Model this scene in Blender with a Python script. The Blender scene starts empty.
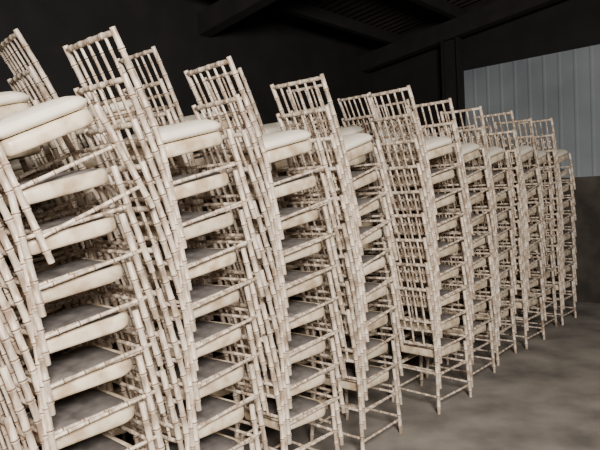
import bpy, bmesh, math, random
from mathutils import Vector, Matrix, noise
random.seed(4)
scene = bpy.context.scene

# ------------------------------------------------------------ materials
def mat(name):
    m = bpy.data.materials.new(name); m.use_nodes = True
    nt = m.node_tree
    return m, nt, nt.nodes['Principled BSDF']
def noise_mat(name, c1, c2, scale, rough=0.6, detail=6, bump=0.0, lo=0.35, hi=0.65, stretch=(1,1,1), coord='Object', vary=0.0):
    m, nt, b = mat(name)
    tc = nt.nodes.new('ShaderNodeTexCoord'); mp = nt.nodes.new('ShaderNodeMapping')
    mp.inputs['Scale'].default_value = stretch
    n = nt.nodes.new('ShaderNodeTexNoise'); n.inputs['Scale'].default_value = scale; n.inputs['Detail'].default_value = detail
    r = nt.nodes.new('ShaderNodeValToRGB')
    r.color_ramp.elements[0].position = lo; r.color_ramp.elements[0].color = (*c1, 1)
    r.color_ramp.elements[1].position = hi; r.color_ramp.elements[1].color = (*c2, 1)
    L = nt.links.new
    L(tc.outputs[coord], mp.inputs[0]); L(mp.outputs[0], n.inputs['Vector']); L(n.outputs[0], r.inputs[0])
    out = r.outputs[0]
    if vary:
        oi = nt.nodes.new('ShaderNodeObjectInfo')
        ad = nt.nodes.new('ShaderNodeVectorMath'); ad.operation = 'ADD'
        sc = nt.nodes.new('ShaderNodeMath'); sc.operation = 'MULTIPLY'; sc.inputs[1].default_value = 37.0
        L(oi.outputs['Random'], sc.inputs[0]); L(mp.outputs[0], ad.inputs[0]); L(sc.outputs[0], ad.inputs[1]); L(ad.outputs[0], n.inputs['Vector'])
        mr = nt.nodes.new('ShaderNodeMapRange'); mr.inputs['To Min'].default_value = 1-vary; mr.inputs['To Max'].default_value = 1.0
        L(oi.outputs['Random'], mr.inputs[0])
        hs = nt.nodes.new('ShaderNodeHueSaturation'); L(mr.outputs[0], hs.inputs['Value']); L(out, hs.inputs['Color']); out = hs.outputs[0]
    L(out, b.inputs['Base Color']); b.inputs['Roughness'].default_value = rough
    if bump:
        bp = nt.nodes.new('ShaderNodeBump'); bp.inputs['Strength'].default_value = bump; bp.inputs['Distance'].default_value = 0.01
        L(n.outputs[0], bp.inputs['Height']); L(bp.outputs[0], b.inputs['Normal'])
    return m
M_WOOD = noise_mat('limewashed_wood', (0.34,0.235,0.16), (0.74,0.62,0.49), 38, 0.34, stretch=(1,1,0.3), lo=0.34, hi=0.57, vary=0.25)
M_NODE = noise_mat('limewash_ring', (0.08,0.04,0.022), (0.24,0.15,0.09), 30, 0.45)
M_APRON = noise_mat('apron_wood', (0.48,0.345,0.215), (0.80,0.67,0.49), 14, 0.36, lo=0.34, hi=0.6, vary=0.25)
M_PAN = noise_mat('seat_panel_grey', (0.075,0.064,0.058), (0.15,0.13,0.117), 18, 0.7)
M_CUSH = noise_mat('cream_fabric', (0.74,0.65,0.52), (0.82,0.745,0.61), 8, 0.85, bump=0.15)
M_FLOOR = noise_mat('concrete_floor', (0.12,0.104,0.09), (0.29,0.255,0.215), 2.4, 0.85, detail=14, bump=0.4, lo=0.32, hi=0.66)
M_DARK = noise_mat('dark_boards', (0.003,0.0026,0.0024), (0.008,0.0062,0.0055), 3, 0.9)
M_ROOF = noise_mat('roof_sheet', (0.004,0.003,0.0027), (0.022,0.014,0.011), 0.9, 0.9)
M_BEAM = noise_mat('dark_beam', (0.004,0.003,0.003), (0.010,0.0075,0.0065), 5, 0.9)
M_TIN = noise_mat('pale_sheet', (0.15,0.165,0.18), (0.25,0.27,0.285), 0.8, 0.7)
M_BLOCK = noise_mat('stained_concrete', (0.03,0.024,0.019), (0.085,0.07,0.056), 2.5, 0.9, bump=0.3)
M_SHEET = noise_mat('white_cloth', (0.66,0.70,0.74), (0.78,0.81,0.83), 4, 0.9)

# ------------------------------------------------------------ chair mesh
def tube(bm, pts, r, spacing=0.085, segs=9, off=0.5, bulge=1.24, mi=0, mn=1, taper=1.0):
    pts = [Vector(p) for p in pts]
    lens = [0]
    for a, b in zip(pts, pts[1:]): lens.append(lens[-1] + (b-a).length)
    T = lens[-1]
    def P(s):
        for i in range(len(pts)-1):
            if s <= lens[i+1] or i == len(pts)-2:
                t = (s-lens[i])/(lens[i+1]-lens[i]); return pts[i].lerp(pts[i+1], t)
    rings = [(0, r*0.9, 0), (0.003, r, 0)]
    if spacing:
        s = spacing*off
        while s < T-0.015:
            if s > 0.015:
                rings += [(s-0.009, r, 0), (s-0.0055, r*bulge, 0), (s-0.0026, r*bulge*0.9, 1), (s+0.0026, r*bulge*0.9, 0), (s+0.0055, r*bulge, 0), (s+0.009, r, 0)]
            s += spacing
    for i in range(1, len(lens)-1):
        rings.append((lens[i], r, 0))
    rings += [(T-0.003, r, 0), (T, r*0.9, 0)]
    rings.sort(key=lambda q: q[0])
    prev = None; prevdark = 0
    for s, rr, dark in rings:
        e = 0.012
        d = (P(min(T, s+e)) - P(max(0, s-e))).normalized()
        ref = Vector((0,0,1)) if abs(d.z) < 0.9 else Vector((0,1,0))
        a = d.cross(ref).normalized(); b = d.cross(a).normalized()
        k = 1 + (taper-1)*s/T
        c = P(s)
        ring = [bm.verts.new(c + (a*math.cos(2*math.pi*j/segs) + b*math.sin(2*math.pi*j/segs))*rr*k) for j in range(segs)]
        if prev:
            for j in range(segs):
                f = bm.faces.new((prev[j], prev[(j+1)%segs], ring[(j+1)%segs], ring[j]))
                f.smooth = True; f.material_index = mn if prevdark else mi
        else:
            bm.faces.new(ring[::-1])
        prev = ring; prevdark = dark
    bm.faces.new(prev)

def outline(hwb, hwf, yb, yf, rb, rf, n=6, bow=0.0):
    out = []
    cs = [(hwf-rf, yf-rf, rf, 0), (-hwf+rf, yf-rf, rf, 90), (-hwb+rb, yb+rb, rb, 180), (hwb-rb, yb+rb, rb, 270)]
    for cx, cy, r, a0 in cs:
        for i in range(n+1):
            a = math.radians(a0 + 90*i/n)
            x = cx + r*math.cos(a); y = cy + r*math.sin(a)
            out.append((x, y + (bow*(1-(x/hwf)**2) if a0 < 180 else 0)))
    return out
def loft(bm, layers, mis, cap0=False, cap1=False, capmi=0):
    prev = None
    for k, (ol, z) in enumerate(layers):
        ring = [bm.verts.new((x, y, z)) for x, y in ol]
        n = len(ring)
        if prev:
            for j in range(n):
                f = bm.faces.new((prev[j], prev[(j+1)%n], ring[(j+1)%n], ring[j])); f.smooth = True
                f.material_index = mis[k-1]
        elif cap0:
            f = bm.faces.new(ring[::-1]); f.material_index = capmi
        prev = ring
    if cap1:
        f = bm.faces.new(prev); f.material_index = capmi

def O(d, bow=0.012):
    return outline(0.168-d, 0.200-d, -0.165+d, 0.192-d, max(0.03-d, 0.008), max(0.085-d, 0.02), bow=bow)

PITCH = 0.18
def build_chair(cushion):
    bm = bmesh.new()
    R = 0.0130
    H = 0.945
    def post(sx, z):
        hw = 0.205 + (0.176-0.205)*min(z/0.44, 1) if z < 0.44 else 0.176 + 0.006*(z-0.44)/0.46
        y = (-0.225 + 0.037*z/0.44) if z < 0.44 else (-0.188 - 0.085*((z-0.44)/0.46)**1.25)
        return (sx*hw, y, z)
    def legf(z):
        t = z/0.452; return (0.222-0.017*t, 0.222-0.026*t)
    for sx in (-1, 1):
        tube(bm, [post(sx, z) for z in (0, 0.22, 0.44, 0.55, 0.67, 0.79, H)], R, 0.082, off=0.6)
        tube(bm, [(sx*0.222, 0.222, 0), (sx*0.205, 0.196, 0.452)], R, 0.082, off=0.6)
        for z in (0.10, 0.285):
            p = Vector(post(sx, z)); x, y = legf(z)
            tube(bm, [p, Vector((sx*x, y, z))], 0.008, 0.08, 7, off=0.75)
    for z in (0.12, 0.285):
        x, y = legf(z); tube(bm, [(-x, y, z), (x, y, z)], 0.008, 0.08, 7, off=0.5)
    for z in (0.12, 0.29):
        p = post(1, z); tube(bm, [(-p[0], p[1], z), (p[0], p[1], z)], 0.008, 0.08, 7, off=0.5)
    def rail(z, r, sp=0.08):
        p = post(1, z); n = 6
        tube(bm, [(p[0]*(-1+2*i/n), p[1]-0.012*(1-(-1+2*i/n)**2), z) for i in range(n+1)], r, sp, 8, off=0.6)
    rail(H-0.02, 0.0118); rail(0.675, 0.0095); rail(0.605, 0.0095); rail(0.49, 0.0085)
    for i in range(5):
        t = -1 + 2*(i+1)/6
        tube(bm, [(post(1, z)[0]*t, post(1, z)[1]-0.012*(1-t*t), z) for z in (0.605, 0.70, 0.80, H-0.02)], 0.007, 0.075, 7, off=0.55)
    for i in (0.5, -0.5, 0):
        tube(bm, [(post(1, z)[0]*i, post(1, z)[1]-0.01, z) for z in (0.49, 0.605)], 0.007, 0.05, 7, off=0.9)
    z0, z1 = 0.390, 0.452
    loft(bm, [(O(0.035), z0), (O(0.012), z0), (O(0.004), z0+0.004), (O(0.0), z0+0.014), (O(0.0), z1-0.016), (O(0.005), z1-0.005), (O(0.014), z1), (O(0.024), z1-0.001),
              (O(0.028), z1-0.006)], [2]*8)
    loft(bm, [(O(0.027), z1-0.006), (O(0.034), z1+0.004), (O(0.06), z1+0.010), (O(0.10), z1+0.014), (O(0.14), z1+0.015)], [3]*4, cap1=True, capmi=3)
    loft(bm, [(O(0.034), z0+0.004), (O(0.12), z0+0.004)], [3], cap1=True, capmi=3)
    if cushion:
        zc = z1+0.003
        prof = [(0.03, 0), (0.010, 0.002), (-0.002, 0.010), (-0.008, 0.020), (-0.006, 0.030), (0.003, 0.036), (0.0035, 0.040), (0.013, 0.046), (0.03, 0.054), (0.055, 0.062), (0.09, 0.068), (0.14, 0.070)]
        loft(bm, [(O(d), zc+h) for d, h in prof], [4]*(len(prof)-1), cap0=True, cap1=True, capmi=4)
    bmesh.ops.recalc_face_normals(bm, faces=bm.faces)
    me = bpy.data.meshes.new('chiavari_chair_mesh' + ('_cushioned' if cushion else ''))
    bm.to_mesh(me); bm.free()
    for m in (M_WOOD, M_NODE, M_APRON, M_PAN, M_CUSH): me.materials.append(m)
    return me
ME0 = build_chair(False); ME1 = build_chair(True)

# ------------------------------------------------------------ row frame
ang = math.radians(48.5)
U = Vector((math.cos(ang), math.sin(ang), 0)); Pp = Vector((-math.sin(ang), math.cos(ang), 0))
ORG = Vector((-0.12, 3.2, 0))
def W(a, b, z=0): return ORG + U*a + Pp*b + Vector((0, 0, z))
YAW = ang - math.pi/2

def stack(a, b, n=9, tilt=1.8, fwd=0.018, yaw=0, pitch=PITCH, top_extra=0):
    M = Matrix.Translation(W(a, b)) @ Matrix.Rotation(YAW + yaw, 4, 'Z')
    Pv = Vector((0, -0.17, 0.40))
    for k in range(n):
        o = bpy.data.objects.new('chiavari_chair', ME1 if k == n-1 else ME0)
        scene.collection.objects.link(o)
        o.matrix_world = M
        last = M
        tl = math.radians(tilt + random.uniform(-0.5, 0.5) + (top_extra if k == n-2 else 0))
        M = M @ Matrix.Translation((random.uniform(-.006,.006), fwd, pitch + random.uniform(-.006, .006))) @ Matrix.Translation(Pv) @ Matrix.Rotation(tl, 4, 'X') @ Matrix.Rotation(math.radians(random.uniform(-1.5, 1.5)), 4, 'Z') @ Matrix.Translation(-Pv)
    return last
ROW = [-1.95, -1.3, -0.69, -0.05, 0.66, 1.56, 2.2, 2.85, 3.5, 4.1, 4.65]
TILT = [1.8, 2.0, 1.85, 1.75, 1.7, 1.5, 1.7, 1.45, 1.75, 1.6, 1.7]
OFFB = [0, 0, 0, 0, 0.02, -0.06, 0, 0.05, 0, 0.05, 0]
YW = [0, -2, 1.5, -1, 2, -3, 1, 3, -1, 2, 0]
for i, a in enumerate(ROW):
    stack(a, OFFB[i], tilt=TILT[i], yaw=math.radians(YW[i]), top_extra=8 if i == 1 else 0)
cloth_M = None
for r, b in ((1, 0.74), (2, 1.48)):
    for i, a in enumerate(ROW):
        m = stack(a + 0.06 - 0.1*(r-1), b + random.uniform(-.03, .03), n=10 if (r == 1 and i < 8) else 9, tilt=1.6+random.uniform(-.2, .2), yaw=math.radians(random.uniform(-3, 3)))
        if r == 1 and i == 0: cloth_M = m

# folded white dust sheet lying on a back-row seat
bm = bmesh.new()
bmesh.ops.create_cube(bm, size=1)
bmesh.ops.subdivide_edges(bm, edges=bm.edges[:], cuts=14, use_grid_fill=True)
for v in bm.verts:
    p = v.co
    q = Vector((p.x*0.36, p.y*0.30, p.z*0.13))
    edge = max(abs(p.x), abs(p.y))*2
    q.z *= 1 - 0.45*edge**4
    nz = noise.noise(Vector((p.x*3, p.y*3, p.z*9)))*0.03 + noise.noise(Vector((p.x*9, p.y*8, p.z*14)))*0.012
    q += Vector((nz, nz*0.7+0.03, nz if p.z > -0.45 else 0))
    v.co = q + Vector((0, 0, 0.525+0.067))
for f in bm.faces: f.smooth = True
me = bpy.data.meshes.new('folded_dust_sheet'); bm.to_mesh(me); bm.free(); me.materials.append(M_SHEET)
o = bpy.data.objects.new('folded_dust_sheet', me); scene.collection.objects.link(o); o.matrix_world = cloth_M

# ------------------------------------------------------------ barn
def mesh_obj(name, verts, faces, m, parent=None):
    me = bpy.data.meshes.new(name); me.from_pydata([tuple(v) for v in verts], [], faces); me.update()
    me.materials.append(m)
    o = bpy.data.objects.new(name, me); scene.collection.objects.link(o)
    if parent: o.parent = parent
    return o
def box(name, a0, a1, b0, b1, z0, z1, m, parent=None, dz=0):
    v = [W(a, b, z) for z in (z0, z1) for a, b in ((a0,b0),(a1,b0),(a1,b1),(a0,b1))]
    return mesh_obj(name, v, [(3,2,1,0),(4,5,6,7),(0,1,5,4),(1,2,6,5),(2,3,7,6),(3,0,4,7)], m, parent)
A0, A1, B0, B1 = -6.0, 5.85, -7.0, 3.2
box('floor', A0, A1+0.2, B0, B1+0.2, -0.1, 0, M_FLOOR)
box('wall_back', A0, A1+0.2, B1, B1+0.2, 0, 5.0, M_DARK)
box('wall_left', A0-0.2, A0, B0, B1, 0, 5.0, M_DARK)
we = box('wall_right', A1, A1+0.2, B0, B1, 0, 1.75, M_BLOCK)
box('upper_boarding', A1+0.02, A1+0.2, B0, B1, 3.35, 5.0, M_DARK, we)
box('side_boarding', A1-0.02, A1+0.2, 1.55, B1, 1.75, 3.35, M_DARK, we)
vs = []; fs = []
bb = B0; prof = []
while bb < 1.5:
    prof += [(bb, 0), (bb+0.15, 0), (bb+0.165, -0.006), (bb+0.185, -0.006), (bb+0.20, 0)]; bb += 0.2
for b, da in prof: vs += [W(A1-0.005+da, b, 1.70), W(A1-0.005+da, b, 3.4)]
for i in range(len(prof)-1): fs.append((2*i, 2*i+2, 2*i+3, 2*i+1))
mesh_obj('ribbed_cladding', vs, fs, M_TIN, we)
vs = []; fs = []; n = 800
zr = lambda b: 4.1 + (B1-b)*0.12
for i in range(n+1):
    a = A0 + (A1-A0+0.2)*i/n; dz = 0.02*math.sin(i*2*math.pi/10)
    vs += [W(a, B0, zr(B0)+dz), W(a, B1+0.2, zr(B1)+dz)]
for i in range(n): fs.append((2*i, 2*i+1, 2*i+3, 2*i+2))
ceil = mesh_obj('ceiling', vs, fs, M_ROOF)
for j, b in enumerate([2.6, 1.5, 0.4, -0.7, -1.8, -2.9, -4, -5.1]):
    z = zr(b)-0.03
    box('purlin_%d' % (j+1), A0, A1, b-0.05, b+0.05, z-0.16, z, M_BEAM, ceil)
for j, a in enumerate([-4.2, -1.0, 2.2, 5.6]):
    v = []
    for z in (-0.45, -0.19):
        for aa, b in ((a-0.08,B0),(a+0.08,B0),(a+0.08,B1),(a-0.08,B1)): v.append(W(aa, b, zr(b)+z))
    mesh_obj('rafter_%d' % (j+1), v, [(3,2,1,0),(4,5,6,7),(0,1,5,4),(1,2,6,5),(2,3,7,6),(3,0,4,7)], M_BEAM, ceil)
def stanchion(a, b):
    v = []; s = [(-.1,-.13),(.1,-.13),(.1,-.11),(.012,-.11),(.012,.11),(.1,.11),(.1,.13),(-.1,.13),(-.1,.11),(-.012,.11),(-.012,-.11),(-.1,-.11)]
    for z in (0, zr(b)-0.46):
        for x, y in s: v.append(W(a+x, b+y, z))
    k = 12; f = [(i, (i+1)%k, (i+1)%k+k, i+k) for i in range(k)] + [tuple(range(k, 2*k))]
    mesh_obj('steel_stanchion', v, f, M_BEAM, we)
stanchion(5.6, 1.6)

# ------------------------------------------------------------ light
w = bpy.data.worlds.new('World'); scene.world = w; w.use_nodes = True
w.node_tree.nodes['Background'].inputs[0].default_value = (0.75, 0.85, 1.0, 1)
w.node_tree.nodes['Background'].inputs[1].default_value = 0.15
def area(name, loc, target, sx, sy, e, col):
    l = bpy.data.lights.new(name, 'AREA'); l.shape = 'RECTANGLE'; l.size = sx; l.size_y = sy; l.energy = e; l.color = col
    o = bpy.data.objects.new(name, l); scene.collection.objects.link(o); o.location = loc
    o.rotation_euler = (Vector(target)-Vector(loc)).to_track_quat('-Z', 'Y').to_euler()
area('doorway_daylight', (0.8, -1.5, 3.1), (-0.2, 3.2, 1.0), 1.5, 1.2, 620, (1.0, 0.955, 0.90))

# ------------------------------------------------------------ camera
cam = bpy.data.cameras.new('camera'); co = bpy.data.objects.new('camera', cam); scene.collection.objects.link(co)
cam.sensor_width = 36; cam.lens = 33.6; cam.clip_start = 0.05
co.matrix_world = Matrix.Translation((0, 0, 1.66)) @ Matrix.Rotation(math.radians(90-3.1), 4, 'X') @ Matrix.Rotation(math.radians(-3), 4, 'Z')
scene.camera = co
